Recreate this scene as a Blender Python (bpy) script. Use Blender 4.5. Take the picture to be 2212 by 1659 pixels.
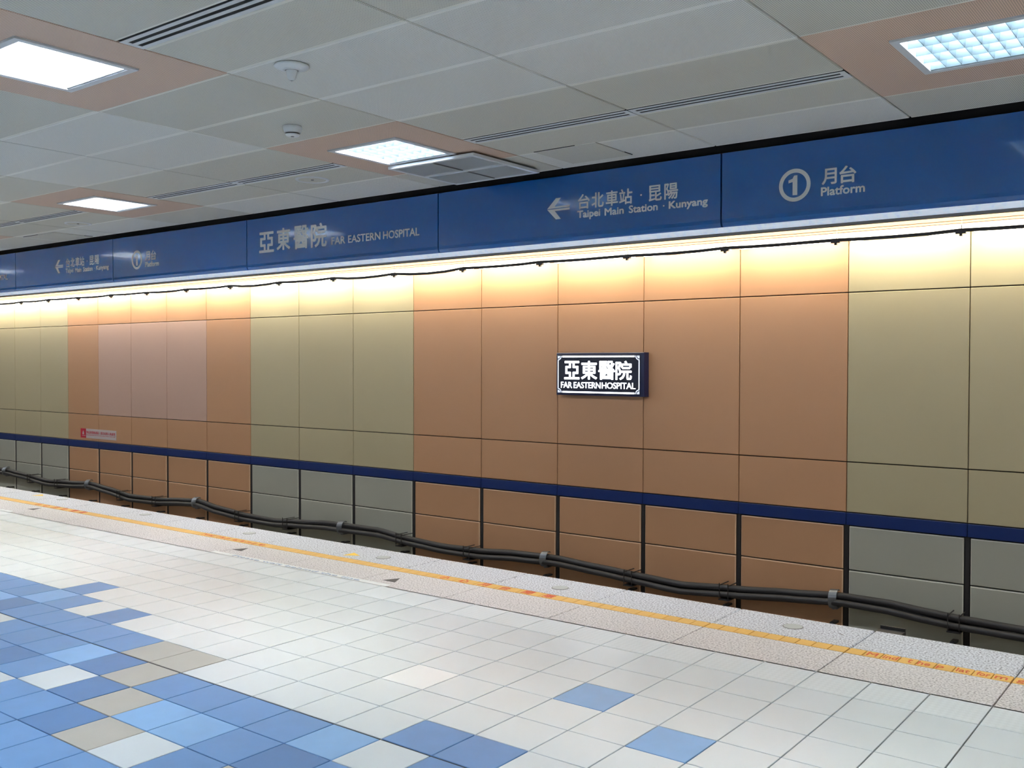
import bpy, bmesh, math, random
from mathutils import Vector, Matrix
random.seed(7)
scene = bpy.context.scene
COL = scene.collection
for o in list(bpy.data.objects): bpy.data.objects.remove(o)

# ------------------------------------------------------------------ camera
EYE = 1.648
yaw, pitch, roll = math.radians(37.445), math.radians(-1.18), math.radians(0.1155)
f_ = Vector((-math.sin(yaw)*math.cos(pitch), math.cos(yaw)*math.cos(pitch), math.sin(pitch)))
r_ = Vector((math.cos(yaw), math.sin(yaw), 0)); u_ = r_.cross(f_)
R_ = math.cos(roll)*r_ + math.sin(roll)*u_; U_ = -math.sin(roll)*r_ + math.cos(roll)*u_
cam = bpy.data.cameras.new('camera'); camo = bpy.data.objects.new('camera', cam); COL.objects.link(camo)
cam.sensor_fit = 'HORIZONTAL'; cam.sensor_width = 36.0; cam.lens = 2097.6/2212*36
cam.clip_start = 0.05; cam.clip_end = 200
M = Matrix((R_, U_, -f_)).transposed().to_4x4(); M.translation = Vector((0, 0, EYE))
camo.matrix_world = M
scene.camera = camo
def px(x, y, z):                      # pixel of a world point in the 2212x1659 frame
    d = Vector((x, y, z-EYE)); w = d.dot(f_)
    if w < .05: return None
    return 1106+2097.6*d.dot(R_)/w, 829.5-2097.6*d.dot(U_)/w

# ------------------------------------------------------------------ world, exposure
LAMP_E = 108.0
TROUGH_E = 13.0
TRACK_E = 32.0
world = bpy.data.worlds.new('world'); scene.world = world; world.use_nodes = True
bg = world.node_tree.nodes['Background']; bg.inputs[0].default_value = (.75, .85, 1, 1); bg.inputs[1].default_value = .05
vs = scene.view_settings
vs.view_transform = 'Standard'; vs.look = 'None'; vs.gamma = 1; vs.use_curve_mapping = False; vs.exposure = 0.52

# ------------------------------------------------------------------ materials
def lin(c):
    return tuple((v/255/12.92 if v/255 <= .04045 else ((v/255+.055)/1.055)**2.4) for v in c)+(1,)
def mat(name, rgb, rough=.5, metal=0, spec=.5, emis=None, es=0, var=0, noise=0, nscale=8, bump=0, bscale=60, coat=0):
    m = bpy.data.materials.new(name); m.use_nodes = True; nt = m.node_tree; N = nt.nodes; L = nt.links
    b = N['Principled BSDF']; c = lin(rgb)
    b.inputs['Base Color'].default_value = c; b.inputs['Roughness'].default_value = rough
    b.inputs['Metallic'].default_value = metal; b.inputs['Specular IOR Level'].default_value = spec
    if coat: b.inputs['Coat Weight'].default_value = coat; b.inputs['Coat Roughness'].default_value = .04
    if emis: b.inputs['Emission Color'].default_value = lin(emis); b.inputs['Emission Strength'].default_value = es
    src = None
    tc = N.new('ShaderNodeTexCoord'); geo = N.new('ShaderNodeNewGeometry')
    if var or noise:
        h = N.new('ShaderNodeHueSaturation'); h.inputs['Color'].default_value = c; val = None
        if var:
            oi = N.new('ShaderNodeObjectInfo'); mr = N.new('ShaderNodeMapRange')
            mr.inputs['To Min'].default_value = 1-var; mr.inputs['To Max'].default_value = 1+var
            L.new(oi.outputs['Random'], mr.inputs['Value']); val = mr.outputs[0]
        if noise:
            t = N.new('ShaderNodeTexNoise'); t.inputs['Scale'].default_value = nscale; t.inputs['Detail'].default_value = 5
            L.new(geo.outputs['Position'], t.inputs['Vector'])
            m2 = N.new('ShaderNodeMapRange'); m2.inputs['From Min'].default_value = .3; m2.inputs['From Max'].default_value = .7
            m2.inputs['To Min'].default_value = 1-noise; m2.inputs['To Max'].default_value = 1+noise
            L.new(t.outputs['Fac'], m2.inputs['Value'])
            if val:
                mu = N.new('ShaderNodeMath'); mu.operation = 'MULTIPLY'; L.new(val, mu.inputs[0]); L.new(m2.outputs[0], mu.inputs[1]); val = mu.outputs[0]
            else: val = m2.outputs[0]
        L.new(val, h.inputs['Value']); L.new(h.outputs[0], b.inputs['Base Color'])
    if bump:
        t = N.new('ShaderNodeTexNoise'); t.inputs['Scale'].default_value = bscale; t.inputs['Detail'].default_value = 3
        L.new(geo.outputs['Position'], t.inputs['Vector'])
        bn = N.new('ShaderNodeBump'); bn.inputs['Strength'].default_value = bump; bn.inputs['Distance'].default_value = .002
        L.new(t.outputs['Fac'], bn.inputs['Height']); L.new(bn.outputs[0], b.inputs['Normal'])
    return m
def perforated(name, rgb, dots=.82, pitch=.009):
    m = mat(name, rgb, .55, var=.03); nt = m.node_tree; N = nt.nodes; L = nt.links; b = N['Principled BSDF']
    geo = N.new('ShaderNodeNewGeometry'); v = N.new('ShaderNodeVectorMath'); v.operation = 'SCALE'; v.inputs['Scale'].default_value = 1/pitch
    L.new(geo.outputs['Position'], v.inputs[0]); fr = N.new('ShaderNodeVectorMath'); fr.operation = 'FRACTION'; L.new(v.outputs[0], fr.inputs[0])
    s = N.new('ShaderNodeVectorMath'); s.operation = 'SUBTRACT'; s.inputs[1].default_value = (.5, .5, 0); L.new(fr.outputs[0], s.inputs[0])
    mu = N.new('ShaderNodeVectorMath'); mu.operation = 'MULTIPLY'; mu.inputs[1].default_value = (1, 1, 0); L.new(s.outputs[0], mu.inputs[0])
    ln = N.new('ShaderNodeVectorMath'); ln.operation = 'LENGTH'; L.new(mu.outputs[0], ln.inputs[0])
    lt = N.new('ShaderNodeMath'); lt.operation = 'LESS_THAN'; lt.inputs[1].default_value = .27; L.new(ln.outputs['Value'], lt.inputs[0])
    mx = N.new('ShaderNodeMix'); mx.data_type = 'RGBA'
    old = b.inputs['Base Color'].links[0].from_socket
    L.new(lt.outputs[0], mx.inputs[0]); L.new(old, mx.inputs[6]); mx.inputs[7].default_value = tuple(c*dots*.35 for c in lin(rgb)[:3])+(1,)
    L.new(mx.outputs[2], b.inputs['Base Color'])
    return m
def speckled(name, rgb, rgb2, rgb3, rough=.45, scale=130):
    m = mat(name, rgb, rough); nt = m.node_tree; N = nt.nodes; L = nt.links; b = N['Principled BSDF']
    geo = N.new('ShaderNodeNewGeometry'); t = N.new('ShaderNodeTexNoise'); t.inputs['Scale'].default_value = scale; t.inputs['Detail'].default_value = 3
    L.new(geo.outputs['Position'], t.inputs['Vector'])
    cr = N.new('ShaderNodeValToRGB'); e = cr.color_ramp.elements
    e[0].position = .36; e[0].color = lin(rgb3); e[1].position = .44; e[1].color = lin(rgb2)
    k = cr.color_ramp.elements.new(.56); k.color = lin(rgb); k = cr.color_ramp.elements.new(.66); k.color = lin(tuple(min(255, v+14) for v in rgb))
    L.new(t.outputs['Fac'], cr.inputs[0]); L.new(cr.outputs[0], b.inputs['Base Color'])
    return m
def studded(name, rgb):
    m = mat(name, rgb, .34, var=.02); nt = m.node_tree; N = nt.nodes; L = nt.links; b = N['Principled BSDF']
    geo = N.new('ShaderNodeNewGeometry'); mp = N.new('ShaderNodeMapping'); mp.inputs['Rotation'].default_value = (0, 0, math.radians(45))
    mp.inputs['Scale'].default_value = (40, 40, 0); L.new(geo.outputs['Position'], mp.inputs['Vector'])
    c = N.new('ShaderNodeTexChecker'); c.inputs['Scale'].default_value = 1; L.new(mp.outputs[0], c.inputs['Vector'])
    bn = N.new('ShaderNodeBump'); bn.inputs['Distance'].default_value = .0015; bn.inputs['Strength'].default_value = .4
    L.new(c.outputs['Fac'], bn.inputs['Height']); L.new(bn.outputs[0], b.inputs['Normal'])
    mx = N.new('ShaderNodeMix'); mx.data_type = 'RGBA'; L.new(c.outputs['Fac'], mx.inputs[0]); mx.inputs[6].default_value = lin(rgb)
    mx.inputs[7].default_value = lin(tuple(int(v*.98) for v in rgb)); L.new(mx.outputs[2], b.inputs['Base Color'])
    return m

W_ = {}
W_['tile_white'] = mat('tile_white', (224, 234, 238), .26, var=.012, noise=.012, nscale=3)
W_['tile_bright'] = mat('tile_bright', (243, 248, 250), .24)
W_['tile_grey'] = mat('tile_grey', (184, 182, 173), .4, var=.03, noise=.03, nscale=5)
W_['tile_mid'] = mat('tile_mid', (104, 150, 200), .38, var=.05, noise=.03, nscale=9)
W_['tile_light'] = mat('tile_light', (134, 182, 228), .38, var=.03, noise=.03, nscale=9)
W_['tile_dark'] = mat('tile_dark', (84, 128, 178), .38, var=.04, noise=.03, nscale=9)
W_['tile_stud'] = studded('tile_studded', (226, 235, 238))
m_granite = speckled('granite_grey', (212, 216, 221), (178, 182, 189), (108, 110, 116), scale=85)
m_beige = speckled('granite_beige', (222, 218, 216), (204, 199, 197), (146, 140, 138), scale=85)
m_yellow = mat('yellow_tile', (226, 176, 84), .5, var=.05, noise=.04, nscale=30)
m_red = mat('red_print', (214, 88, 48), .6)
m_grout = mat('grout', (92, 88, 84), .9)
m_joint = mat('expansion_joint', (48, 46, 46), .8)
m_olive = mat('enamel_olive', (182, 170, 136), .38, var=.02, bump=.02, bscale=200)
m_orange = mat('enamel_orange', (190, 144, 106), .38, var=.02, bump=.02, bscale=200)
m_pinkw = mat('enamel_pink', (194, 160, 142), .38, var=.01, bump=.02, bscale=200)
m_olive_low = mat('enamel_grey_olive', (172, 171, 156), .38, var=.02, bump=.02, bscale=200)
m_eo = mat('edge_highlight_olive', (214, 212, 196), .35)  # lower panel bevels, edge highlight put into a lighter olive
m_er = mat('edge_highlight_orange', (232, 196, 160), .35)  # same painted highlight for the orange lower panel bevels
m_band = mat('enamel_blue_band', (12, 40, 98), .35)
m_dark = mat('dark_backing', (34, 30, 28), .8)
m_post = mat('dark_channel', (48, 46, 46), .5, metal=.3)
m_cable = mat('cable_sheath', (42, 41, 42), .5)
m_steel = mat('galvanised_steel', (120, 124, 128), .4, metal=.7)
m_blue = mat('fascia_blue', (16, 82, 146), .15, coat=.6, bump=.4, bscale=1.3)
m_print = mat('white_print', (216, 216, 214), .5)
m_silver = mat('silver_strip_glow', (226, 232, 240), .3, noise=.2, nscale=26, emis=(214, 228, 250), es=.26)  # silver trim strip, its bright sheen put in as a faint glow
m_grey = mat('grey_channel', (110, 106, 104), .5)
m_ceil_l = perforated('ceiling_light', (234, 231, 222))
m_ceil_d = perforated('ceiling_dark', (216, 211, 197))
m_ceil_e = mat('ceiling_edge', (236, 233, 225), .5)
m_ceil_ed = mat('ceiling_edge_dark', (228, 224, 212), .5)
m_pink = perforated('ceiling_pink', (220, 188, 166), .9)
m_white = mat('white_metal', (216, 217, 218), .4)
m_plastic = mat('white_plastic', (228, 228, 226), .35)
m_black = mat('black_void', (8, 8, 8), .9)
m_blade = mat('louvre_aluminium', (112, 124, 130), .35, metal=.3)
m_blade2 = mat('louvre_glare', (186, 194, 200), .35, metal=.2)  # lighter copy of the louvre blades, lamp glare put into the colour
m_tubem = mat('tube_light_medium', (255, 255, 255), .5, emis=(240, 244, 255), es=LAMP_E*.7)
m_tubed = mat('tube_light_dim', (255, 255, 255), .5, emis=(226, 244, 255), es=LAMP_E*.34)
m_tube = mat('tube_light', (255, 255, 255), .5, emis=(240, 246, 255), es=LAMP_E)
m_diff = mat('trough_light', (255, 250, 240), .5, emis=(255, 246, 222), es=TROUGH_E)
m_diff2 = mat('trough_face', (255, 250, 240), .5, emis=(255, 246, 226), es=TROUGH_E*.35)
m_track = mat('track_light', (255, 255, 255), .5, emis=(240, 245, 255), es=TRACK_E)
m_diff3 = mat('trough_upper_face', (255, 240, 215), .5, emis=(255, 216, 160), es=1.1)
m_lip = mat('trough_lip', (190, 130, 80), .4)
m_face = mat('sign_face', (10, 16, 42), .3)
m_frame = mat('sign_frame', (10, 24, 70), .35)
m_glow = mat('sign_letters', (255, 255, 255), .4, emis=(238, 244, 255), es=2.6)
m_glow2 = mat('sign_border', (220, 228, 240), .4, emis=(230, 238, 255), es=1.1)
m_glow3 = mat('sign_corner', (200, 208, 220), .4, emis=(230, 238, 255), es=.5)
m_redp = mat('red_plate', (190, 24, 50), .5)
m_whitep = mat('notice_white', (196, 186, 184), .5)
m_lid = mat('lid_steel', (176, 182, 178), .5)
m_sticker = mat('white_sticker', (238, 242, 240), .4)
m_black2 = mat('black_sticker', (74, 70, 70), .6)
m_yel2 = mat('yellow_sticker', (244, 200, 40), .5)
m_bluep = mat('pale_blue_print', (150, 170, 200), .6)
m_conc = mat('concrete', (120, 118, 114), .85, noise=.1, nscale=4)
m_rail = mat('rail_steel', (110, 96, 84), .45, metal=.7)

# ------------------------------------------------------------------ helpers
def link(name, me, mats, parent=None, loc=None):
    o = bpy.data.objects.new(name, me); COL.objects.link(o)
    if parent: o.parent = parent
    if loc: o.location = loc
    if mats is not None and len(me.materials) == 0:
        for m in (mats if isinstance(mats, (list, tuple)) else [mats]): me.materials.append(m)
    return o
def mesh(name, V, F, mi=None, smooth=False):
    me = bpy.data.meshes.new(name); me.from_pydata([tuple(v) for v in V], [], F)
    if mi: me.polygons.foreach_set('material_index', mi)
    if smooth: me.polygons.foreach_set('use_smooth', [True]*len(F))
    me.update(); return me
class MB:
    def __init__(s): s.V = []; s.F = []; s.MI = []; s.S = []
    def add(s, V, F, mi=0, sm=False):
        n = len(s.V); s.V += [tuple(v) for v in V]; s.F += [tuple(i+n for i in f) for f in F]
        s.MI += [mi]*len(F) if isinstance(mi, int) else list(mi); s.S += [sm]*len(F); return s
    def box(s, x0, x1, y0, y1, z0, z1, mi=0):
        V = [(x, y, z) for z in (z0, z1) for y in (y0, y1) for x in (x0, x1)]
        return s.add(V, [(0, 2, 3, 1), (4, 5, 7, 6), (0, 1, 5, 4), (2, 6, 7, 3), (0, 4, 6, 2), (1, 3, 7, 5)], mi)
    def slab(s, a0, a1, b0, b1, face, depth, bev, orient, mi=0, border=0, mib=1, edge=None):
        """bevelled plate; a,b in-plane, orient: up (floor), down (ceiling), front (wall, looks to -y)"""
        sg = {'up': -1, 'down': 1, 'front': 1}[orient]
        def P(a, b, d):
            d = face+sg*d
            return (a, b, d) if orient != 'front' else (a, d, b)
        def ring(i, d): return [P(a0+i, b0+i, d), P(a1-i, b0+i, d), P(a1-i, b1-i, d), P(a0+i, b1-i, d)]
        R = [ring(0, depth), ring(0, bev)]
        rings = R+[ring(bev, 0)]
        if border: rings.append([P(a0+bev, b0+bev+border, 0), P(a1-bev, b0+bev+border, 0), P(a1-bev, b1-bev-border, 0), P(a0+bev, b1-bev-border, 0)])
        V = sum(rings, []); F = []; MI = []
        for k in range(len(rings)-1):
            for q in range(4):
                w = (q+1) % 4
                F.append((4*k+q, 4*k+w, 4*k+4+w, 4*k+4+q)); MI.append(mib if (border and q in (0, 2)) else (edge if (edge is not None and k == 1) else mi))
        n = 4*(len(rings)-1); F.append((n, n+1, n+2, n+3)); MI.append(mi)
        F.append((3, 2, 1, 0)); MI.append(mi)
        if orient == 'down': F = [tuple(reversed(f)) for f in F]
        return s.add(V, F, MI)
    def cyl(s, c, axis, r0, r1, h, n=24, mi=0, caps=(True, True), sm=True):
        A = Vector(axis).normalized(); T = A.orthogonal().normalized(); B = A.cross(T); c = Vector(c)
        V = []
        for (r, d) in ((r0, 0), (r1, h)):
            for k in range(n):
                t = 2*math.pi*k/n; V.append(c+A*d+T*math.cos(t)*r+B*math.sin(t)*r)
        s.add(V, [(k, (k+1) % n, n+(k+1) % n, n+k) for k in range(n)], mi, sm)
        n0 = len(s.V)-2*n
        if caps[0]: s.F.append(tuple(n0+k for k in reversed(range(n)))); s.MI.append(mi); s.S.append(False)
        if caps[1]: s.F.append(tuple(n0+n+k for k in range(n))); s.MI.append(mi); s.S.append(False)
        return s
    def tube(s, P, r, n=10, mi=0):
        P = [Vector(p) for p in P]; V = []
        for i, p in enumerate(P):
            d = (P[min(i+1, len(P)-1)]-P[max(i-1, 0)]).normalized(); T = d.cross(Vector((0, 0, 1))).normalized(); B = T.cross(d)
            for k in range(n):
                t = 2*math.pi*k/n; V.append(p+T*math.cos(t)*r+B*math.sin(t)*r)
        F = [(i*n+k, i*n+(k+1) % n, (i+1)*n+(k+1) % n, (i+1)*n+k) for i in range(len(P)-1) for k in range(n)]
        F += [tuple(reversed(range(n))), tuple((len(P)-1)*n+k for k in range(n))]
        return s.add(V, F, mi, True)
    def build(s, name, mats, parent=None, loc=None):
        me = bpy.data.meshes.new(name); me.from_pydata(s.V, [], s.F)
        me.polygons.foreach_set('material_index', s.MI); me.polygons.foreach_set('use_smooth', s.S); me.update()
        return link(name, me, mats, parent, loc)
def empty(name, loc=(0, 0, 0)):
    o = bpy.data.objects.new(name, None); COL.objects.link(o); o.location = loc; o.empty_display_size = .1; return o
def tag(o, label=None, cat=None, group=None, kind=None):
    if label: o['label'] = label
    if cat: o['category'] = cat
    if group: o['group'] = group
    if kind: o['kind'] = kind
    return o
def part(o, parent):                         # parent keeping world placement (parents have no rotation)
    o.parent = parent; o.location = Vector(o.location)-Vector(parent.location); return o
def text_mesh(s, rect, bold=0.0, extrude=.0015, orient='front', pos=0, spacing=1.0, shear=0):
    """letters filling rect (a0,a1,b0,b1); front: x,z on plane y=pos facing -y; up: x,y on z=pos"""
    cu = bpy.data.curves.new('lettering', 'FONT'); cu.body = s; cu.size = 1; cu.extrude = .5; cu.space_character = spacing
    cu.resolution_u = 3
    to = bpy.data.objects.new('lettering_curve', cu); COL.objects.link(to)
    dg = bpy.context.evaluated_depsgraph_get(); me = bpy.data.meshes.new_from_object(to.evaluated_get(dg))
    bpy.data.objects.remove(to); bpy.data.curves.remove(cu)
    xs = [v.co.x for v in me.vertices]; ys = [v.co.y for v in me.vertices]
    x0, x1, y0, y1 = min(xs), max(xs), min(ys), max(ys); a0, a1, b0, b1 = rect
    for v in me.vertices:
        a = a0+(v.co.x-x0)/(x1-x0)*(a1-a0); b = b0+(v.co.y-y0)/(y1-y0)*(b1-b0); d = extrude if v.co.z > 0 else 0
        v.co = (a, pos-d, b) if orient == 'front' else (a, b, pos+d)
    me.materials.clear()
    if bold:                                  # heavier strokes: the outline laid down again a little to each side
        wa, wb = (a1-a0)/max(1, len(s)*.55), (b1-b0); k = bold*1.0
        V = [v.co.copy() for v in me.vertices]; F = [tuple(p.vertices) for p in me.polygons]; n = len(V); VV, FF = [], []
        sh = min(wa, wb)*k; d = 0
        for (da, db) in ((0, 0), (sh, 0), (-sh, 0), (0, sh), (0, -sh), (sh*.7, sh*.7), (-sh*.7, -sh*.7), (sh*.7, -sh*.7), (-sh*.7, sh*.7)):
            q = len(VV)
            VV += [(c.x+da, c.y-d, c.z+db) if orient == 'front' else (c.x+da, c.y+db, c.z+d) for c in V]
            FF += [tuple(i+q for i in f) for f in F]; d += .00004
        m2 = bpy.data.meshes.new('lettering'); m2.from_pydata(VV, [], FF); m2.update(); bpy.data.meshes.remove(me); me = m2
    return me
def join_me(mes):
    b = MB()
    for me in mes:
        b.add([v.co[:] for v in me.vertices], [tuple(p.vertices) for p in me.polygons])
    return b

# ------------------------------------------------------------------ layout numbers
TX = -1.824; TY = 5.098; EDGE = 6.123
def fx(i):
    k = max(-21, min(3, i)); u = (k+9)/10
    return TX+.3*i+.00076*u*u-.0363*u**3
def fy(b):
    k = min(10, b); v = (k-4)/4
    return TY-.3*b+.0229*v*v-.0229*(1 if b >= 0 else 0)*0
YW = 9.883                                  # face of the far wall
WJ = {-15: -20.768, -14: -19.683, -13: -18.601, -12: -17.483, -11: -16.359, -10: -15.227, -9: -14.066, -8: -12.889, -7: -11.703,
      -6: -10.502, -5: -9.295, -4: -8.075, -3: -6.857, -2: -5.646, -1: -4.454, 0: -3.284, 1: -2.143}
for k in range(2, 9): WJ[k] = WJ[1]+1.15*(k-1)
for k in range(-16, -24, -1): WJ[k] = WJ[-15]+1.1*(k+15)
ZC = 3.068
def cx(j): u = (max(-6, min(1, j))+2)/2; return -1.618+1.2*j+.021*u*u
def cy(r): return 4.128+.588*r
XL, XR, YB = -30.0, 8.0, -6.5

# ------------------------------------------------------------------ floor
floor = MB().box(XL, XR, YB, EDGE-.02, -.25, -.012).build('floor', m_grout); tag(floor, kind='structure')
tiles = {}
def T(b, cols, kind):
    for i in cols: tiles[(b, i)] = kind
T(3, [-3], 'tile_light'); T(4, [-1], 'tile_light'); T(4, [-6], 'tile_bright'); T(4, [-17], 'tile_mid')
T(5, [-14, -16, -18, -19, -20, -21], 'tile_mid'); T(5, [-17], 'tile_light')
T(6, [-3, -4, -12, -13, -14, -15, -16, -20, -21, -22], 'tile_mid'); T(6, [-17], 'tile_dark'); T(6, [-18], 'tile_light')
T(6, [-11, -10], 'tile_grey')
T(7, [-3, -6, -7, -8, -9, -13, -14, -15, -17, -18, -20, -21], 'tile_mid'); T(7, [-4, -16], 'tile_white'); T(7, [-5, -12], 'tile_light'); T(7, [-10], 'tile_grey'); T(7, [-11], 'tile_dark')
T(8, [-4, -6, -12, -14, -15, -17, -3], 'tile_mid'); T(8, [-5, -10, -13], 'tile_dark'); T(8, [-7, -8], 'tile_light'); T(8, [-9], 'tile_grey'); T(8, [-11], 'tile_white')
T(9, [-6, -10, -11, -13, -14, -4, -3], 'tile_mid'); T(9, [-7, -12], 'tile_white'); T(9, [-5, -8], 'tile_grey'); T(9, [-9], 'tile_dark')
T(10, range(-12, -3), 'tile_mid'); T(11, range(-14, -3), 'tile_mid')
IMIN, IMAX = int((XL-TX)/.3)+1, int((XR-TX)/.3)-1
cells = []
b = 0
while fy(b+1) > YB:
    for i in range(IMIN, IMAX):
        kind = tiles.get((b, i))
        if kind is None:
            if b == 0: kind = 'tile_stud'
            elif (8 <= b < 12 and -24 < i < -2) or (b >= 8 and random.random() < .1): kind = random.choice(['tile_mid']*6+['tile_dark', 'tile_light', 'tile_white'])
            else: kind = 'tile_white'
        cxm, cym = (fx(i)+fx(i+1))/2, (fy(b)+fy(b+1))/2
        q = px(cxm, cym, 0); vis = q is not None and -90 < q[0] < 2300 and 800 < q[1] < 1760
        cells.append((0 if vis else 1, math.hypot(cxm, cym), b, i, kind))
    b += 1
cells.sort()
gap = .003
def tile_box(mb, b, i, mi=0):
    x0, x1, y0, y1 = fx(i)+gap, fx(i+1)-gap, fy(b+1)+gap, fy(b)-gap
    if b == 6: y0 += .003
    if b == 7: y1 -= .003
    if i == -9: x0 += .0015
    if i == -10: x1 -= .0015
    return mb.slab(x0, x1, y0, y1, 0, .012, .0015, 'up', mi)
cache = {}
for n, (v, d, b, i, kind) in enumerate(cells[:300]):
    mb = tile_box(MB(), b, i); o = mb.build('tile', W_[kind], floor)
kinds = list(W_)
far = MB()
for (v, d, b, i, kind) in cells[300:]: tile_box(far, b, i, kinds.index(kind))
o = far.build('tile_field', [W_[k] for k in kinds], floor); tag(o, kind='stuff')
mb = MB().box(XL, XR, fy(7)-.004, fy(7)+.004, -.012, -.003); mb.box(fx(-9)-.0025, fx(-9)+.0025, YB, fy(0), -.012, -.004)
mb.build('expansion_joint', m_joint, floor)
# granite slabs between the tiles and the platform edge; yellow warning tiles between
YA, YZ = 5.552, 5.662
ylim = (fx(-69), fx(18))
i = -72
far = MB(); fy_ = MB()
while i < 24:
    x0, x1 = fx(i)+.0035, fx(i+3)-.0035
    if XL < x0 and x1 < XR:
        MB().slab(x0, x1, TY+.002, YA-.003, 0, .03, .002, 'up').build('beige_slab', m_beige, floor)
        e = MB().slab(x0, x1, YZ+.003, EDGE, 0, .06, .006, 'up'); e.build('edge_slab', m_granite, floor)
        for k in range(9):
            a, c = x0-.002+(x1-x0+.004)*k/9+.0025, x0-.002+(x1-x0+.004)*(k+1)/9-.0025
            if -63 < i < 9 and x0 > -20: MB().slab(a, c, YA, YZ, .001, .02, .0015, 'up').build('yellow_tile', m_yellow, floor)
            else: far.slab(a, c, YA, YZ, .001, .02, .0015, 'up')
    i += 3
if far.V: tag(far.build('yellow_tile_strip', m_yellow, floor), kind='stuff')
MB().box(XL, XR, TY, EDGE-.015, -.2, -.022).build('slab_bed', m_joint, floor)
# red lettering on the yellow tiles
def floor_text(s, x0, x1, y0, y1, z=.0012, m=m_red, bold=.012, ex=.0006, sp=1.0):
    return text_mesh(s, (x0, x1, y0, y1), bold, ex, 'up', z, sp)
per = 6.30
for n in range(-2, 1):
    off = -per*n*-1
    cn = [-4.939, -4.744, -4.549, -4.35, -4.142, -3.955]
    mes = [floor_text(ch, c+off-.04, c+off+.04, 5.565, 5.65, bold=.03) for ch, c in zip('小心月台間隙', cn)]
    o = join_me(mes).build('chinese_lettering', m_red, floor)
    en = [('M', -1.735, -1.68), ('ind', -1.645, -1.57), ('t', -1.515, -1.49), ('he', -1.46, -1.395), ('p', -1.36, -1.325), ('lat', -1.26, -1.195), ('for', -1.16, -1.095), ('m', -1.07, -1.01), ('g', -.965, -.93), ('ap', -.88, -.81)]
    hh = {k_: (5.575, 5.64) for k_, _a, _b in en}; hh['p'] = hh['g'] = hh['ap'] = (5.562, 5.62); hh['m'] = (5.575, 5.62)
    mes = [floor_text(s, a+off, c+off, *hh[s], bold=.012) for s, a, c in en]
    join_me(mes).build('english_lettering', m_red, floor)
# platform front, track
tag(MB().box(XL, XR, EDGE-.14, EDGE-.06, -1.35, -.27).build('wall_platform_edge', m_conc), kind='structure')
tag(MB().box(XL, XR, EDGE-.06, YW+.3, -1.6, -1.4).build('floor_track', m_conc), kind='structure')
for y, w in ((7.2, 'running rail nearer the platform on the track bed'), (8.65, 'running rail nearer the far wall on the track bed')):
    mb = MB().box(XL, XR, y-.07, y+.07, -1.4, -1.385).box(XL, XR, y-.009, y+.009, -1.385, -1.27).box(XL, XR, y-.035, y+.035, -1.27, -1.235)
    tag(mb.build('rail', m_rail), w, 'rail', 'running rails')

# ------------------------------------------------------------------ far wall
wall = MB().box(XL, XR, YW+.026, YW+.3, -1.4, 3.5).build('wall_far', m_dark); tag(wall, kind='structure')
Z = dict(top=3.02, j1=2.378, j2=.662, bt=.149, bb=.022, s=-.437, low=-1.25)
ks = sorted(WJ)
for k, k2 in zip(ks, ks[1:]):
    x0, x1 = WJ[k], WJ[k2]
    if x0 < XL or x1 > XR: continue
    ph = (k+16) % 8                                  # 3 olive then 5 orange
    olive = ph < 3; m = m_olive if olive else m_orange
    g = .004
    for nm, z0, z1, mm in (('panel', Z['j1'], Z['top'], m), ('panel', Z['j2'], Z['j1'], m_pinkw if (4 <= ph <= 6 and k < -8) else m), ('panel', Z['bt'], Z['j2'], m)):
        MB().slab(x0+g, x1-g, z0+g*1.3, z1-g*1.3, YW, .024, .004, 'front').build(nm, mm, wall)
    MB().slab(x0+.002, x1-.002, Z['bb'], Z['bt']-.004, YW-.006, .03, .002, 'front').build('blue_band', m_band, wall)
    h = .03
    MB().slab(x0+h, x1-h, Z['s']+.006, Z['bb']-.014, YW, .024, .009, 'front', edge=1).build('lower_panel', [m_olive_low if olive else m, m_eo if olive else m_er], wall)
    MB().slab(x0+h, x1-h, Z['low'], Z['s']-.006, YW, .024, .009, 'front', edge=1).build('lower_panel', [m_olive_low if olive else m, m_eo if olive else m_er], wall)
    MB().box(x0-.02, x0+.02, YW+.012, YW+.026, Z['low'], Z['bb']).build('channel', m_post, wall)

# light trough along the top of the wall
TY0 = 9.532
tr = empty('light_trough', (-8, TY0, 2.87)); tag(tr, 'long glowing light trough running along the top of the panelled wall', 'light')
for k, k2 in zip(ks, ks[1:]):
    x0, x1 = WJ[k], WJ[k2]
    if x0 < XL or x1 > XR: continue
    o = MB().box(x0+.003, x1-.003, TY0, TY0+.05, 2.868, 2.93).build('diffuser', m_diff2); part(o, tr)
    o = MB().box(x0+.06, x1-.06, TY0+.12, TY0+.26, 2.88, 2.93).build('tube', m_diff); part(o, tr)
    for z0, z1 in ((2.936, 2.941), (2.962, 2.967)):
        part(MB().box(x0+.003, x1-.003, TY0-.004, TY0+.05, z0, z1).build('lip', m_lip), tr)
    for z0, z1 in ((2.9415, 2.9615), (2.9675, 3.0)):
        part(MB().box(x0+.003, x1-.003, TY0, TY0+.05, z0, z1).build('upper_diffuser', m_diff3), tr)
o = MB().box(WJ[ks[0]], WJ[ks[-1]], TY0+.055, YW-.003, 2.932, 3.01).build('housing', m_grey); part(o, tr)
tag(MB().box(XL, XR, 6.25, YW+.3, 3.5, 3.6).build('ceiling_track', m_black), kind='structure')

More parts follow.
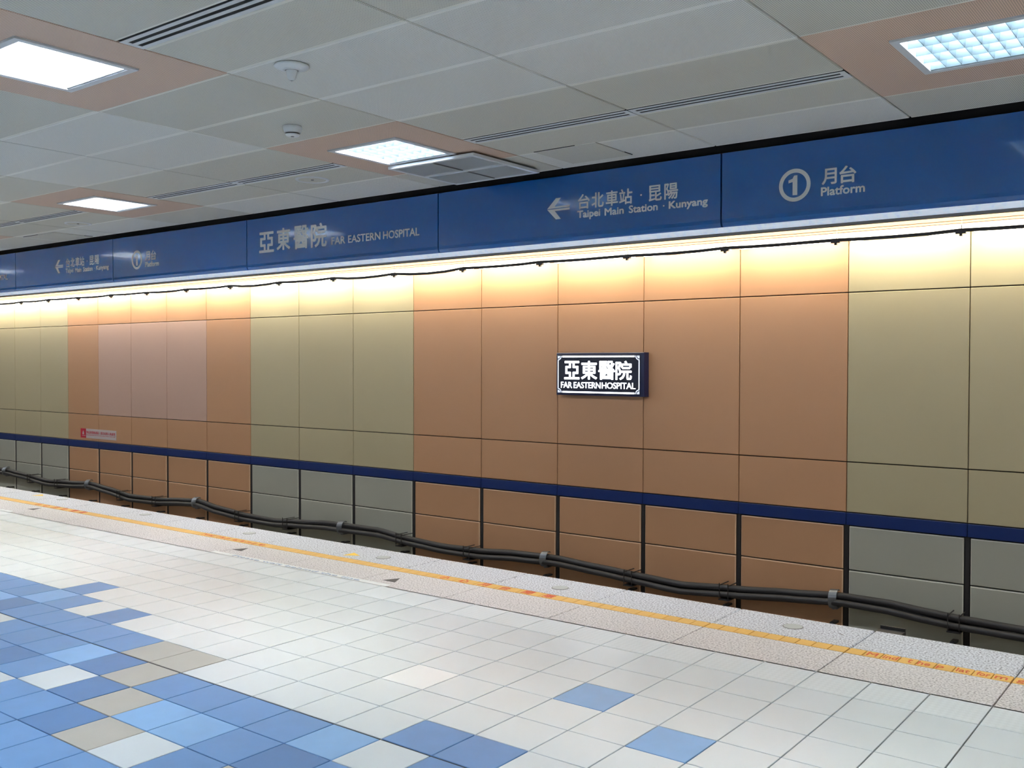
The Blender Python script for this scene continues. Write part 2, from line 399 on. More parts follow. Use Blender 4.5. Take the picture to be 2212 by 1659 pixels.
# thin cable clipped along the trough
clipx = [(k, WJ[k]) for k in range(-17, 6)]
P = []
sag = {-4: .012, -3: -.006}
for n, (k, x) in enumerate(clipx):
    z = 2.835+(.0 if k > 1 else 0)
    z = 2.871+.004*((k*7) % 5-2)*.5
    P.append((x, TY0-.034, z))
    if n+1 < len(clipx):
        xn = clipx[n+1][1]
        for t in (.25, .5, .75): P.append((x+(xn-x)*t, TY0-.03, z-(.028 if k in (-5, -6, -8) else .009)*4*t*(1-t)))
uc = empty('thin_cable', (-8, TY0-.03, 2.85)); tag(uc, 'thin dark cable clipped along the glowing trough above the panels', 'cable')
part(MB().tube(P, .017, 8).build('cable', m_cable), uc)
for k, x in clipx:
    mb = MB().box(x-.045, x+.045, TY0-.052, TY0-.012, 2.84, 2.866).box(x-.012, x+.012, TY0-.042, TY0-.015, 2.82, 2.842)
    mb.box(x-.004, x+.004, TY0-.012, TY0-.009, 2.86, 2.925)
    part(mb.build('clip', m_cable), uc)

# ------------------------------------------------------------------ cable bundle low on the wall
prof = [(-26, -.6), (-24.5, -.66), (-23, -.62), (-21.8, -.6), (-20.841, -.565), (-20.17, -.606), (-19.121, -.679), (-18.263, -.641), (-17.523, -.596), (-16.885, -.651), (-16.143, -.726), (-15.27, -.709), (-14.558, -.658), (-14.081, -.636), (-13.526, -.705), (-12.757, -.752), (-12.115, -.764), (-11.552, -.732), (-10.9, -.69), (-10.601, -.683), (-9.843, -.672), (-9.2, -.733), (-8.594, -.765), (-7.988, -.755), (-7.39, -.709), (-6.765, -.691), (-6.154, -.727), (-5.58, -.76), (-5.078, -.785), (-4.439, -.737), (-3.804, -.686), (-3.286, -.65), (-2.817, -.655), (-2.477, -.683), (-2.196, -.7), (-1.637, -.711), (-.9, -.72), (-.2, -.69), (.5, -.66), (1.3, -.7), (2.4, -.74), (4, -.7), (6, -.68)]
def zprof(x):
    for (a, za), (b, zb) in zip(prof, prof[1:]):
        if a <= x <= b: t = (x-a)/(b-a); t = t*t*(3-2*t)*.5+t*.5; return za+(zb-za)*t
    return prof[-1][1]
cb = empty('cable_bundle', (-8, YW-.12, -.7)); tag(cb, 'heavy black cables sagging between clamps low on the panelled wall', 'cable')
xs = [-25.9+.15*n for n in range(212)]
random.seed(3)
for (dy, dz, r, am) in ((-.15, -.03, .036, .004), (-.195, -.092, .033, .005), (-.12, -.11, .034, .005), (-.14, -.05, .02, .012)):
    ph = random.random()*6
    pts = [(x, YW+dy+am*math.sin(x*1.7+ph), zprof(x)+dz+am*math.sin(x*2.3+ph)) for x in xs]
    part(MB().tube(pts, r, 10).build('cable', m_cable), cb)
for k in range(-17, 7):
    if k not in WJ: continue
    x = WJ[k]-.06; z = zprof(x)
    if k % 3 == 0:
        mb = MB()
        n = 14; V = []
        for q in range(n):                       # steel saddle round the cables
            a = -.55+(math.pi+.9)*q/(n-1)
            for rr in (.078, .085):
                V += [(x-.035, YW-.17-rr*math.sin(a)*.95, z-.06+rr*1.12*math.cos(a)), (x+.035, YW-.14-rr*math.sin(a)*.85, z-.06+rr*1.12*math.cos(a))]
        F = []
        for q in range(n-1):
            A, B = q*4, q*4+4
            F += [(A, A+1, B+1, B), (A+2, B+2, B+3, A+3), (A, B, B+2, A+2), (A+1, A+3, B+3, B+1)]
        F += [(0, 2, 3, 1), ((n-1)*4, (n-1)*4+1, (n-1)*4+3, (n-1)*4+2)]
        mb.add(V, F); mb.box(x-.03, x+.03, YW-.16, YW-.005, z-.165, z-.14)
        cl = part(mb.build('clamp', m_steel), cb)
        MB().cyl((x, YW-.161, z-.152), (0, -1, 0), .016, .016, .02, 10).build('bolt', m_steel, cl)
    else:
        mb = MB()
        for s in (-.05, .05):
            mb.box(x+s-.004, x+s+.004, YW-.24, YW-.005, z+.004, z+.012).box(x+s-.004, x+s+.004, YW-.24, YW-.232, z-.13, z+.03)
        mb.box(x-.06, x+.06, YW-.24, YW-.01, z-.152, z-.142)
        part(mb.build('strap', m_post), cb)

lb = empty('lower_cable_run', (-8, YW-.1, -.985)); tag(lb, 'lower dark cable on short wall brackets, mostly hidden by the platform edge', 'cable')
part(MB().tube([(x, YW-.1, -1.03-.03*abs(math.sin(x*.9))) for x in xs], .026, 8).build('cable', m_cable), lb)
for k in range(-17, 7):
    x = WJ[k]-.09
    part(MB().box(x-.025, x+.025, YW-.13, YW-.004, -.985, -.965).cyl((x, YW-.1, -.975), (0, -1, 0), .022, .022, .05, 10).build('bracket', m_post), lb)

# ------------------------------------------------------------------ station name sign on the far wall
sx0, sx1, sz0, sz1 = -6.80, -5.575, 1.272, 1.785
sg = empty('station_sign', ((sx0+sx1)/2, YW, 1.53)); tag(sg, 'backlit navy wall sign with glowing white station name in Chinese and English', 'sign')
SY = YW-.11
part(MB().slab(sx0, sx1, sz0, sz1, SY, .108, .006, 'front').build('housing', m_frame), sg)
fx0, fx1, fz0, fz1 = -6.778, -5.628, 1.298, 1.752
part(MB().slab(fx0-.008, fx1+.008, fz0-.008, fz1+.008, SY-.005, .005, .001, 'front').build('sign_face', m_face), sg)
FY = SY-.0052
mb = MB().box(fx0+.07, fx1-.07, FY-.003, FY, fz1-.022, fz1-.004).box(fx0+.07, fx1-.07, FY-.003, FY, fz0+.004, fz0+.022)
part(mb.build('border', m_glow), sg)
mb = MB().box(fx0+.004, fx0+.014, FY-.003, FY, fz0+.06, fz1-.06).box(fx1-.014, fx1-.004, FY-.003, FY, fz0+.06, fz1-.06)
part(mb.build('border', m_glow2), sg)
def arc(mb, cx_, cz_, sx_, sz_, ra, rb, y0, y1, n=8):
    V = []
    for q in range(n+1):
        a = math.pi/2*q/n
        for r in (ra, rb):
            for y in (y0, y1): V.append((cx_+sx_*r*math.cos(a), y, cz_+sz_*r*math.sin(a)))
    F = []
    for q in range(n):
        A, B = 4*q, 4*q+4
        F += [(A, B, B+2, A+2), (A+1, A+3, B+3, B+1), (A, A+1, B+1, B), (A+2, B+2, B+3, A+3)]
    mb.add(V, F)
for (cx_, cz_, a, c) in ((fx0+.004, fz0+.004, 1, 1), (fx1-.004, fz0+.004, -1, 1), (fx0+.004, fz1-.004, 1, -1), (fx1-.004, fz1-.004, -1, -1)):
    mb = MB(); arc(mb, cx_, cz_, a, c, .0005, .034, FY-.003, FY); arc(mb, cx_, cz_, a, c, .044, .056, FY-.003, FY)
    part(mb.build('corner_ornament', m_glow3), sg)
cw = [(-6.674, -6.462), (-6.43, -6.212), (-6.186, -5.966), (-5.948, -5.738)]
o = join_me([text_mesh(ch, (a, c, 1.468, 1.682), .022, .003, 'front', FY) for ch, (a, c) in zip('亞東醫院', cw)]).build('chinese_lettering', m_glow); part(o, sg)
o = join_me([text_mesh(s, (a, c, 1.36, 1.432), .012, .003, 'front', FY, .95) for s, a, c in (('FAR', -6.726, -6.565), ('EASTERN', -6.54, -6.16), ('HOSPITAL', -6.14, -5.685))]).build('english_lettering', m_glow); part(o, sg)

# red and white notice just above the blue band
nt_ = empty('warning_notice', (-17.5, YW-.006, .294)); tag(nt_, 'small white notice with red end block and red writing above blue band', 'sign')
part(MB().slab(-17.93, -16.865, .205, .384, YW-.006, .005, .001, 'front').build('plate', m_whitep), nt_)
part(MB().slab(-18.13, -17.932, .205, .384, YW-.006, .005, .001, 'front').build('red_block', m_redp), nt_)
mb = MB(); mb.add([(-18.06, YW-.008, .27), (-18.0, YW-.008, .27), (-18.0, YW-.008, .3), (-18.03, YW-.008, .35), (-18.06, YW-.008, .3)], [(0, 1, 2, 3, 4)]); mb.box(-18.07, -17.95, YW-.008, YW-.0062, .243, .252)
part(mb.build('figure_symbol', m_whitep), nt_)
part(link('chinese_lettering', text_mesh('物品掉落軌道區・請洽站務人員處理', (-17.91, -16.9, .29, .342), .01, .001, 'front', YW-.0062), m_redp), nt_)
part(link('english_lettering', text_mesh('If you drop items onto the tracks, please contact station staff', (-17.91, -16.9, .252, .276), .0, .001, 'front', YW-.0062), m_redp), nt_)

# ------------------------------------------------------------------ blue fascia with signs
FYY = 5.9
FJ = [-17.3, -14.85, -12.36, -10.117, -7.745, -5.275, -2.796, -.33, 2.14, 4.6]
kinds_f = 'BCABCABCABCAB'   # filled below by offset so that -7.745 starts A
iA = FJ.index(-7.745)
words = {-17.3: 'wholly left of the frame, with circled number one', -.33: 'wholly right of the frame, with the station name', 2.14: 'farthest right outside the frame, with an arrow', -12.36: 'with arrow and destinations, the distant one', -10.117: 'with a circled number one, the farther one',
         -7.745: 'bearing the station name in large Chinese characters', -5.275: 'with a left arrow and two destination names, the nearer one',
         -2.796: 'with a circled number one, the nearer one', -14.85: 'at the far left edge, showing a name ending'}
def rel(x0, s):   # piece placement shared by repeats
    return x0+s
for n, (x0, x1) in enumerate(zip(FJ, FJ[1:])):
    typ = 'ABC'[(n-iA) % 3]
    e = empty('fascia_panel', ((x0+x1)/2, FYY, 2.78))
    tag(e, 'blue fascia sign panel '+words.get(x0, 'outside the frame'), 'sign', 'blue sign panels along the fascia')
    w = x1-x0; g = .006
    # profile: flat front, curved bottom lip
    prof_ = [(FYY+.03, 3.028), (FYY, 3.028), (FYY, 2.6), (FYY+.003, 2.575), (FYY+.012, 2.555), (FYY+.028, 2.546), (FYY+.06, 2.545), (FYY+.06, 3.0)]
    m_ = len(prof_); V = [(x, y, z) for x in (x0+g, x1-g) for y, z in prof_]
    F = [(i, (i+1) % m_, m_+(i+1) % m_, m_+i) for i in range(m_)]+[tuple(reversed(range(m_))), tuple(range(m_, 2*m_))]
    F = [tuple(reversed(f)) for f in F]
    part(MB().add(V, F).build('panel', m_blue), e)
    s = w/2.475
    sm = 2.475
    def X(a, base): return x0+(a-base)*s
    y = FYY-.0003
    if typ == 'A':
        B = -7.745
        cc = [(-7.55, -7.34, 2.705, 2.888), (-7.292, -7.107, 2.712, 2.905), (-7.05, -6.853, 2.706, 2.907), (-6.811, -6.608, 2.704, 2.908)]
        part(join_me([text_mesh(ch, (X(a, B), X(c, B), z0-.003, z1), .024, .0012, 'front', y) for ch, (a, c, z0, z1) in zip('亞東醫院', cc)]).build('chinese_lettering', m_print), e)
        part(join_me([text_mesh(t, (X(a, B), X(c, B), 2.706, 2.77), .025, .0012, 'front', y) for t, a, c in (('FAR', -6.54, -6.365), ('EASTERN', -6.325, -5.93), ('HOSPITAL', -5.895, -5.479))]).build('english_lettering', m_print), e)
    if typ == 'B':
        B = -5.275
        def pol(pts): return [(X(a, B), y-.0012, z) for a, z in pts]+[(X(a, B), y, z) for a, z in pts]
        mb = MB()
        for pts in ([(-4.193, 2.796), (-4.135, 2.797), (-3.993, 2.797), (-3.993, 2.810), (-4.125, 2.810), (-4.071, 2.87), (-4.115, 2.87)], [(-4.193, 2.791), (-4.115, 2.715), (-4.071, 2.715), (-4.125, 2.777), (-3.993, 2.777), (-3.993, 2.791)]):
            k = len(pts); mb.add(pol(pts), [tuple(reversed(range(k)))]+[(i, (i+1) % k, k+(i+1) % k, k+i) for i in range(k)])
        part(mb.build('arrow', m_print), e)
        cc = [('台', -3.918, -3.822), ('北', -3.802, -3.704), ('車', -3.682, -3.586), ('站', -3.572, -3.47), ('昆', -3.336, -3.239), ('陽', -3.216, -3.116)]
        mes = [text_mesh(ch, (X(a, B), X(c, B), 2.77, 2.874), .02, .0012, 'front', y) for ch, a, c in cc]
        mes.append(text_mesh('.', (X(-3.405, B), X(-3.392, B), 2.813, 2.826), .0, .0012, 'front', y))
        part(join_me(mes).build('chinese_lettering', m_print), e)
        cc = [('Taipei', -3.924, -3.733, 2.692, 2.757), ('Main', -3.692, -3.538, 2.705, 2.754), ('Station', -3.494, -3.27, 2.704, 2.754), ('.', -3.228, -3.216, 2.722, 2.733), ('Kunyang', -3.181, -2.897, 2.690, 2.752)]
        part(join_me([text_mesh(t, (X(a, B), X(c, B), z0, z1), .04, .0012, 'front', y) for t, a, c, z0, z1 in cc]).build('english_lettering', m_print), e)
    if typ == 'C':
        B = -2.796; mb = MB(); n_ = 40; V = []
        for q in range(n_):
            a = 2*math.pi*q/n_
            for r in (.0775, .102):
                for yy in (y-.0012, y): V.append((X(-2.298, B)+r*s*math.cos(a), yy, 2.767+r*math.sin(a)))
        F = []
        for q in range(n_):
            A, Bq = 4*q, 4*((q+1) % n_)
            F += [(A, A+2, Bq+2, Bq), (A+2, A+3, Bq+3, Bq+2), (A, Bq, Bq+1, A+1)]
        part(mb.add(V, F).build('ring', m_print), e)
        pts = [(-2.311, 2.705), (-2.281, 2.705), (-2.281, 2.827), (-2.301, 2.827), (-2.312, 2.808), (-2.338, 2.800), (-2.338, 2.782), (-2.311, 2.788)]
        k = len(pts); mb = MB().add([(X(a, B), y-.0012, z) for a, z in pts]+[(X(a, B), y, z) for a, z in pts], [tuple(range(k))]+[(i, (i+1) % k, k+(i+1) % k, k+i) for i in range(k)])
        part(mb.build('numeral', m_print), e)
        part(join_me([text_mesh(ch, (X(a, B), X(c, B), z0, z1), .025, .0012, 'front', y) for ch, a, c, z0, z1 in (('月', -2.124, -2.036, 2.75, 2.843), ('台', -2.016, -1.918, 2.748, 2.847))]).build('chinese_lettering', m_print), e)
        part(link('english_lettering', text_mesh('Platform', (X(-2.129, B), X(-1.866, B), 2.682, 2.733), .04, .0012, 'front', y), m_print), e)
# strip, channel and body behind the fascia
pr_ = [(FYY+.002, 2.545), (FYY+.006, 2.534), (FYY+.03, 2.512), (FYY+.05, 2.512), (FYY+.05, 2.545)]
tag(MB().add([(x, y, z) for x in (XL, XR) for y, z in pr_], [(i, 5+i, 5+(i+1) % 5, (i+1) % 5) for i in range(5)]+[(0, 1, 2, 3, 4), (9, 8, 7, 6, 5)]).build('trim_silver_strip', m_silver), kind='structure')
tag(MB().box(XL, XR, FYY+.03, FYY+.06, 2.496, 2.511).build('trim_grey_channel', m_grey), kind='structure')
tag(MB().box(XL, XR, FYY+.065, 6.25, 2.57, 3.6).build('wall_fascia', m_dark), kind='structure')

# row of batten lamps behind the fascia lighting the track and the far wall
for n in range(14):
    x0, x1 = -28.5+2.45*n, -28.5+2.45*(n+1)
    e = empty('batten_lamp', ((x0+x1)/2, 6.33, 2.75)); tag(e, 'batten lamp hidden behind the blue fascia, above the track', 'lamp', 'batten lamps behind the fascia')
    part(MB().box(x0+.2, x1-.2, 6.255, 6.35, 2.72, 2.8).build('housing', m_white), e)
    part(MB().box(x0+.25, x1-.25, 6.27, 6.33, 2.68, 2.719).build('tube', m_track), e)

# ------------------------------------------------------------------ ceiling
ceil = MB().box(XL, XR, YB, FYY-.03, ZC+.112, ZC+.2).build('ceiling', m_dark); tag(ceil, kind='structure')
Y_END = 5.85
J0, J1_ = int((XL+1.6)/1.2), int((XR+1.6)/1.2)
farL = MB()
lampcells = []
def seen(x0, x1, y0, y1):
    for x in (x0, (x0+x1)/2, x1):
        for y in (y0, (y0+y1)/2, y1):
            q = px(x, y, ZC)
            if q and -60 < q[0] < 2270 and -60 < q[1] < 700: return True
    return False
VENTW = .135
ventwords = {(-1, 1): 'white two-slot linear air vent left of the pink panel at upper right', (-2, 1): 'white two-slot linear air vent right of the lamp with hanging grille',
             (-4, 1): 'linear air vent left of the lamp with the hanging grille', (-5, 1): 'linear air vent right of the distant left lamp',
             (-7, 1): 'faint linear air vent left of the distant left lamp', (-8, 1): 'farthest linear air vent at the left edge of the photo',
             (-1, -3): 'linear air vent just above the top edge of the photo',
             (-2, -3): 'near linear air vent right of the big upper left lamp, leaving the top edge'}
for j in range(J0, J1_):
    x0, x1 = cx(j), cx(j+1)
    lampcol = j % 3 == 0
    r = -18
    while cy(r) < Y_END:
        y0, y1 = cy(r), min(cy(r+1), Y_END)
        if y0 < YB: r += 1; continue
        row = r % 4
        if lampcol and row == 0 and cy(r+2) < Y_END+.1:
            lampcells.append((x0, x1, y0, cy(r+2), j, r)); r += 2; continue
        dark = lampcol or row in (0, 1)
        if not lampcol and row == 1 and (j, r) in ventwords: y0 += VENTW
        g = .0048
        args = (x0+g, x1-g, y0+.0008, y1-.0008, ZC, .018, .003, 'down')
        if seen(x0, x1, y0, y1): MB().slab(*args, mi=0, border=.014, mib=1).build('ceiling_panel', [m_ceil_d, m_ceil_ed] if dark else [m_ceil_l, m_ceil_e], ceil)
        else: farL.slab(*args, mi=1 if dark else 0)
        r += 1
tag(farL.build('ceiling_panel_field', [m_ceil_l, m_ceil_d], ceil), kind='stuff')
# pink lamp panels with a square opening, and the lamps
lampwords = {(0, 0): 'square louvred ceiling lamp in the pink panel at the upper right of the photo',
             (-3, 0): 'square louvred ceiling lamp beside the hanging grille, over the station name',
             (-3, -4): 'glaring white square ceiling lamp at the upper left of the photo',
             (-6, 0): 'distant square ceiling lamp, glaring white, low at the left',
             (-9, 0): 'farthest ceiling lamp beyond the left edge of the photo'}
for (x0, x1, y0, y1, j, r) in lampcells:
    mx_, my_ = (x0+x1)/2, (y0+y1)/2-.012; hx, hy = .318, .3
    g = .003; mb = MB()
    a0, a1, b0, b1 = x0+.0045, x1-.0045, y0+.001, y1-.001
    o_ = [(a0, b0), (a1, b0), (a1, b1), (a0, b1)]; i_ = [(mx_-hx, my_-hy), (mx_+hx, my_-hy), (mx_+hx, my_+hy), (mx_-hx, my_+hy)]
    V = [(x, y, ZC) for x, y in o_]+[(x, y, ZC) for x, y in i_]+[(x, y, ZC+.018) for x, y in o_]+[(x, y, ZC+.018) for x, y in i_]
    F = []
    for q in range(4):
        w = (q+1) % 4; F += [(w, q, 4+q, 4+w), (q, w, 8+w, 8+q), (4+w, 4+q, 12+q, 12+w)]
    mb.add(V, F); mb.build('pink_panel', m_pink, ceil)
    e = empty('ceiling_lamp', (mx_, my_, ZC)); tag(e, lampwords.get((j, r), 'square louvred ceiling lamp in a pink panel, outside the frame'), 'lamp', 'square louvred ceiling lamps')
    hx -= .004; hy -= .004; fw = .035
    mb = MB()
    for (p0, p1, q0, q1) in ((mx_-hx, mx_+hx, my_-hy, my_-hy+fw), (mx_-hx, mx_+hx, my_+hy-fw, my_+hy), (mx_-hx, mx_-hx+fw, my_-hy+fw, my_+hy-fw), (mx_+hx-fw, mx_+hx, my_-hy+fw, my_+hy-fw)):
        mb.box(p0, p1, q0, q1, ZC-.008, ZC+.012)
    part(mb.build('frame', m_white), e)
    ix, iy = hx-fw, hy-fw
    mb = MB()    # recessed body, open below
    mb.add([(mx_-ix, my_-iy, ZC+.012), (mx_+ix, my_-iy, ZC+.012), (mx_+ix, my_+iy, ZC+.012), (mx_-ix, my_+iy, ZC+.012),
            (mx_-ix, my_-iy, ZC+.1), (mx_+ix, my_-iy, ZC+.1), (mx_+ix, my_+iy, ZC+.1), (mx_-ix, my_+iy, ZC+.1)],
           [(0, 1, 5, 4), (1, 2, 6, 5), (2, 3, 7, 6), (3, 0, 4, 7), (4, 5, 6, 7)])
    refl = part(mb.build('reflector', m_white), e)
    for q in range(4):
        yc = my_-iy+(q+.5)*2*iy/4
        MB().box(mx_-ix+.01, mx_+ix-.01, yc-.024, yc+.024, ZC+.062, ZC+.075).build('tube', m_tubed if (j, r) == (0, 0) else m_tubem if (j, r) == (-3, 0) else m_tube, refl)
    blades = []
    for q in range(5):   # long lamellae, V section
        yc = my_-iy+q*2*iy/4; t = .016
        yc = min(max(yc, my_-iy+t/2), my_+iy-t/2)
        blades.append(('long_blade', [(mx_-ix, yc-.001, ZC-.002), (mx_-ix, yc+.001, ZC-.002), (mx_-ix, yc+t/2, ZC+.055), (mx_-ix, yc-t/2, ZC+.055),
                (mx_+ix, yc-.001, ZC-.002), (mx_+ix, yc+.001, ZC-.002), (mx_+ix, yc+t/2, ZC+.055), (mx_+ix, yc-t/2, ZC+.055)],
               [(0, 4, 5, 1), (1, 5, 6, 2), (2, 6, 7, 3), (3, 7, 4, 0), (0, 1, 2, 3), (7, 6, 5, 4)]))
    for q in range(1, 8):
        xc = mx_-ix+q*2*ix/8; t = .014
        blades.append(('cross_blade', [(xc-.001, my_-iy, ZC), (xc+.001, my_-iy, ZC), (xc+t/2, my_-iy, ZC+.055), (xc-t/2, my_-iy, ZC+.055),
                (xc-.001, my_+iy, ZC), (xc+.001, my_+iy, ZC), (xc+t/2, my_+iy, ZC+.055), (xc-t/2, my_+iy, ZC+.055)],
               [(1, 5, 4, 0), (2, 6, 5, 1), (3, 7, 6, 2), (0, 4, 7, 3), (3, 2, 1, 0), (4, 5, 6, 7)]))
    if (j, r) in lampwords:
        for nm, V, F in blades: part(MB().add(V, F).build(nm, m_blade if (j, r) in ((0, 0), (-3, 0)) else m_blade2), e)
    else:
        mb = MB()
        for nm, V, F in blades: mb.add(V, F)
        part(mb.build('louvre', m_blade2), e)
# linear air vents
for j in range(J0, J1_):
    if j % 3 == 0: continue
    for r in (-15, -11, -7, -3, 1):
        x0, x1, y0 = cx(j)+.004, cx(j+1)-.004, cy(r)
        if (j, r) not in ventwords: continue
        e = empty('linear_vent', ((x0+x1)/2, y0+VENTW/2, ZC)); tag(e, ventwords.get((j, r), 'linear air vent outside the frame'), 'vent', 'linear air vents')
        mb = MB(); S0, S1, S2, S3 = y0+.036, y0+.06, y0+.082, y0+.106; z0, z1 = ZC-.0012, ZC+.001
        for (a, c) in ((y0+.012, S0), (S1, S2), (S3, y0+VENTW-.004)): mb.box(x0+.03, x1-.03, a, c, z0, z1)
        mb.box(x0, x0+.03, y0+.012, y0+VENTW-.004, z0, z1).box(x1-.03, x1, y0+.012, y0+VENTW-.004, z0, z1)
        part(mb.build('frame', m_white), e)
        part(MB().box(x0+.01, x1-.01, y0+.001, y0+VENTW-.006, ZC+.0015, ZC+.006).build('slot', m_black), e)
# hanging grille beside the second lamp
gx0, gx1, gy0, gy1 = -4.935, -4.145, 4.985, 5.735; gz = ZC-.035
e = empty('hanging_grille', ((gx0+gx1)/2, (gy0+gy1)/2, ZC)); tag(e, 'white four-field air grille hanging just below the ceiling beside a lamp', 'grille')
mb = MB(); fw = .03; mxx, myy = (gx0+gx1)/2, (gy0+gy1)/2
for a in ((gx0, gx1, gy0, gy0+fw), (gx0, gx1, gy1-fw, gy1), (gx0, gx0+fw, gy0+fw, gy1-fw), (gx1-fw, gx1, gy0+fw, gy1-fw), (gx0+fw, gx1-fw, myy-.022, myy+.022)): mb.box(*a, gz, gz+.02)
part(mb.build('frame', m_white), e)
part(MB().box(mxx-.006, mxx+.006, gy0+fw, gy1-fw, gz+.001, gz+.018).build('divider', m_grey), e)
mb = MB(); n = 56
for q in range(n):
    y = gy0+fw+(q+.5)*(gy1-gy0-2*fw)/n
    if abs(y-myy) > .025: mb.add([(gx0+fw, y-.004, gz+.004), (gx1-fw, y-.004, gz+.004), (gx1-fw, y+.003, gz+.014), (gx0+fw, y+.003, gz+.014)], [(0, 1, 2, 3)])
tag(part(mb.build('fine_slats', m_white), e), kind='stuff')
part(MB().box(gx0+.02, gx1-.02, gy0+.02, gy1-.02, gz+.016, gz+.018).build('backing', m_white), e)
mb = MB()
for x in (gx0+.05, gx1-.05):
    for y in (gy0+.05, gy1-.05): mb.cyl((x, y, gz+.025), (0, 0, 1), .004, .004, .012, 8)
part(mb.build('hanger', m_steel), e)
# access hatches
for (x0, x1, y0, y1, l) in ((-3.85, -3.37, 5.275, 5.73, 'square ceiling access hatch right of the hanging grille'), (-11.03, -10.36, 5.36, 5.80, 'distant ceiling access hatch left of the round speaker, by the fascia')):
    e = empty('access_hatch', ((x0+x1)/2, (y0+y1)/2, ZC)); tag(e, l, 'hatch', 'ceiling access hatches')
    part(MB().slab(x0, x1, y0, y1, ZC-.006, .006, .002, 'down').build('hatch_door', m_ceil_d), e)
    part(MB().box(x0-.006, x0+.32, y0-.006, y0-.0005, ZC-.004, ZC-.0005).build('dark_edge', m_black), e)
    part(MB().box(x1+.0005, x1+.005, y1-.1, y1, ZC-.004, ZC-.0005).build('dark_edge', m_black), e)
# round speakers
for (x, y, l) in ((-5.80, 5.035, 'round flush ceiling speaker near the vent, middle left'), (-9.53, 5.18, 'round flush ceiling speaker beside the distant lamp, far left')):
    e = empty('ceiling_speaker', (x, y, ZC)); tag(e, l, 'speaker', 'round ceiling speakers')
    mb = MB(); n = 36; V = []; 
    for rr, dz in ((.13, 0), (.127, -.007), (.112, -.008), (.106, -.003)):
        V += [(x+rr*math.cos(2*math.pi*q/n), y+rr*math.sin(2*math.pi*q/n), ZC+dz) for q in range(n)]
    mb.add(V, [(k*n+q, (k+1)*n+q, (k+1)*n+(q+1) % n, k*n+(q+1) % n) for k in range(3) for q in range(n)], 0, True)
    part(mb.build('rim', m_white), e)
    part(MB().cyl((x, y, ZC-.0008), (0, 0, -1), .107, .106, .0022, 36).build('mesh_cover', m_ceil_d), e)
    part(MB().cyl((x, y, ZC-.003), (0, 0, -1), .012, .01, .004, 12).build('screw', m_grey), e)
def lathe(profile, x, y, z, n=32):
    V = [(x+r*math.cos(2*math.pi*q/n), y+r*math.sin(2*math.pi*q/n), z+dz) for r, dz in profile for q in range(n)]
    F = [(k*n+q, (k+1)*n+q, (k+1)*n+(q+1) % n, k*n+(q+1) % n) for k in range(len(profile)-1) for q in range(n)]
    F.append(tuple((len(profile)-1)*n+q for q in range(n)))
    return MB().add(V, F, 0, True)
x, y = -3.665, 3.055
e = empty('dome_detector', (x, y, ZC)); tag(e, 'translucent white dome detector with a broad flange, nearest camera on ceiling', 'detector')
part(lathe([(.08, -.002), (.083, -.006), (.078, -.012), (.05, -.02), (.03, -.026)], x, y, ZC, 40).build('flange', m_plastic), e)
part(lathe([(.028, -.024), (.024, -.04), (.02, -.06), (.014, -.07), (.006, -.074)], x, y, ZC, 24).build('dome', m_plastic), e)
x, y = -4.60, 3.84
e = empty('smoke_detector', (x, y, ZC)); tag(e, 'round white smoke detector on the ceiling left of the grille lamp', 'detector')
part(lathe([(.056, -.001), (.058, -.01), (.056, -.02), (.05, -.036), (.044, -.042)], x, y, ZC).build('base', m_plastic), e)
part(lathe([(.038, -.042), (.037, -.049)], x, y, ZC).build('dark_slit', m_grey), e)
part(lathe([(.043, -.049), (.04, -.056), (.034, -.06), (.01, -.061)], x, y, ZC).build('cap', m_plastic), e)

# ------------------------------------------------------------------ marks and fittings on the platform edge
for (x, y, l) in ((-2.288, 5.9, 'round steel lid in the edge granite at the right of the photo'), (-4.045, 5.87, 'round steel lid with a crack beside it in the edge granite, centre'),
                  (-5.868, 5.867, 'round steel lid beside the yellow sticker in the edge granite'), (-7.732, 5.91, 'round steel lid, third from the left in the edge granite'),
                  (-9.583, 5.95, 'round steel lid, second from the left in the edge granite'), (-11.45, 6.0, 'farthest round steel lid, leftmost in the edge granite')):
    e = empty('round_lid', (x, y, 0)); tag(e, l, 'lid', 'round steel lids in the platform edge')
    part(MB().cyl((x, y, .0002), (0, 0, 1), .064, .063, .0015, 32).build('rim', m_grey), e)
    part(MB().cyl((x, y, .0018), (0, 0, 1), .059, .058, .001, 32).build('cover', m_lid), e)
def flat(name, pts, m, z=.0004, t=.0008):
    k = len(pts); V = [(a, b, z+t) for a, b in pts]+[(a, b, z) for a, b in pts]
    return MB().add(V, [tuple(range(k)), tuple(reversed(range(k, 2*k)))]+[(k+i, k+(i+1) % k, (i+1) % k, i) for i in range(k)]).build(name, m)
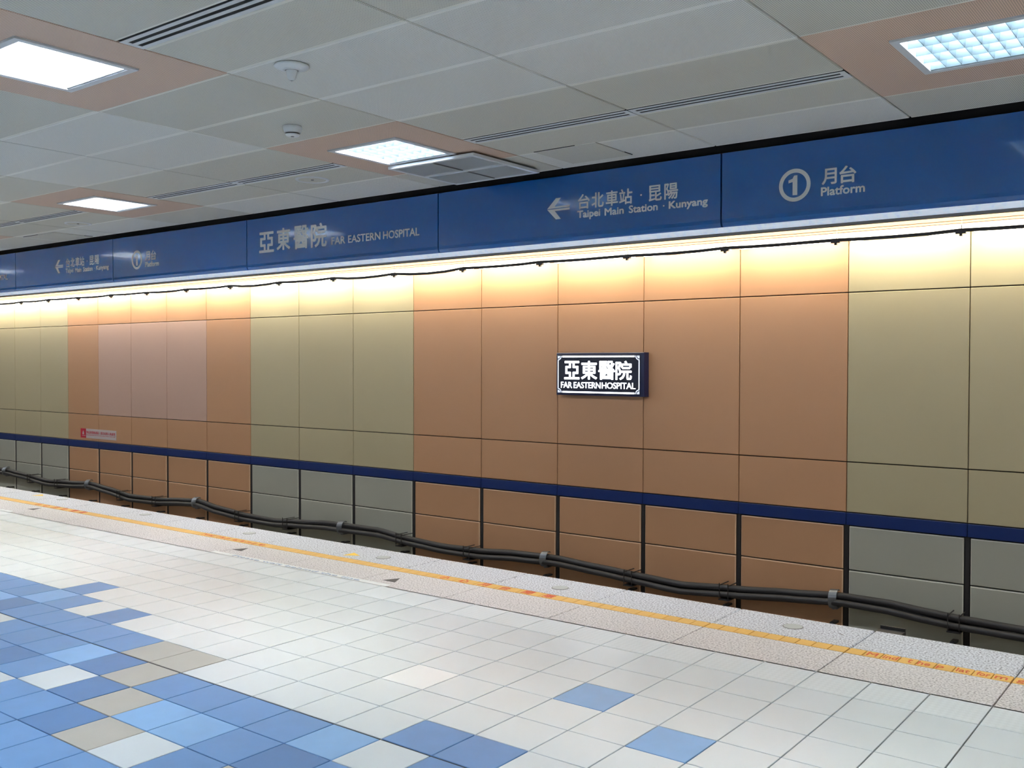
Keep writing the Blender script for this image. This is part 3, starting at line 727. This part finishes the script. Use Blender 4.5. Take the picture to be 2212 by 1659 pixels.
for (x, y, l) in ((-5.195, 5.25, 'black triangular arrow sticker by the end of the white strip, nearest'), (-7.115, 5.30, 'black triangular arrow sticker, the middle one of three'), (-10.93, 5.36, 'farthest black triangular arrow sticker, at the left')):
    o = flat('arrow_sticker', [(x-.065, y), (x+.065, y), (x, y+.125)], m_black2); tag(o, l, 'sticker', 'black arrow stickers')
for (x, y, l) in ((-6.155, 5.74, 'small yellow triangular sticker beside a round lid'), (-12.0, 5.95, 'distant small yellow sticker near the left edge')):
    o = flat('yellow_sticker', [(x-.055, y-.02), (x+.07, y+.06), (x-.06, y+.12)], m_yel2); tag(o, l, 'sticker', 'yellow stickers')
for (x0, x1, l, s) in ((-7.24, -5.09, 'long white strip sticker with faint writing beside the beige granite, nearer', 'Please wait behind the line'), (-13.2, -10.93, 'long white strip sticker with faint writing, the distant one at left', 'Please wait behind the line')):
    e = empty('strip_sticker', ((x0+x1)/2, 5.13, 0)); tag(e, l, 'sticker', 'white strip stickers')
    part(flat('strip', [(x0, 5.108), (x1, 5.108), (x1, 5.172), (x0, 5.172)], m_sticker), e)
    part(link('lettering', text_mesh(s, (x0+.3, x1-.3, 5.12, 5.16), 0, .0005, 'up', .0014), m_bluep), e)
e = empty('edge_bracket', (-1.78, 6.19, -.02)); tag(e, 'small black bracket behind the platform edge at a slab joint, right side', 'bracket')
part(MB().box(-1.85, -1.70, EDGE+.002, EDGE+.12, -.03, -.006).build('plate', m_post), e)
part(MB().box(-1.85, -1.70, EDGE+.105, EDGE+.12, -.006, .012).build('upstand', m_post), e)
o = flat('dirt_mark', [(-2.02, 5.93), (-2.0, 5.925), (-1.965, 5.90), (-1.975, 5.898)], m_grey, .0003, .0005); tag(o, 'small dark scrap lying on the edge granite at right', 'litter')

# ------------------------------------------------------------------ enclosing walls behind and beside the camera
m_room = mat('room_wall', (176, 172, 160), .6)
tag(MB().box(XL, XR, YB-.2, YB, -.25, 3.2).build('wall_back', m_room), kind='structure')
tag(MB().box(XL-.2, XL, YB-.2, YW+.3, -1.6, 3.6).build('wall_left', m_room), kind='structure')
tag(MB().box(XR, XR+.2, YB-.2, YW+.3, -1.6, 3.6).build('wall_right', m_room), kind='structure')
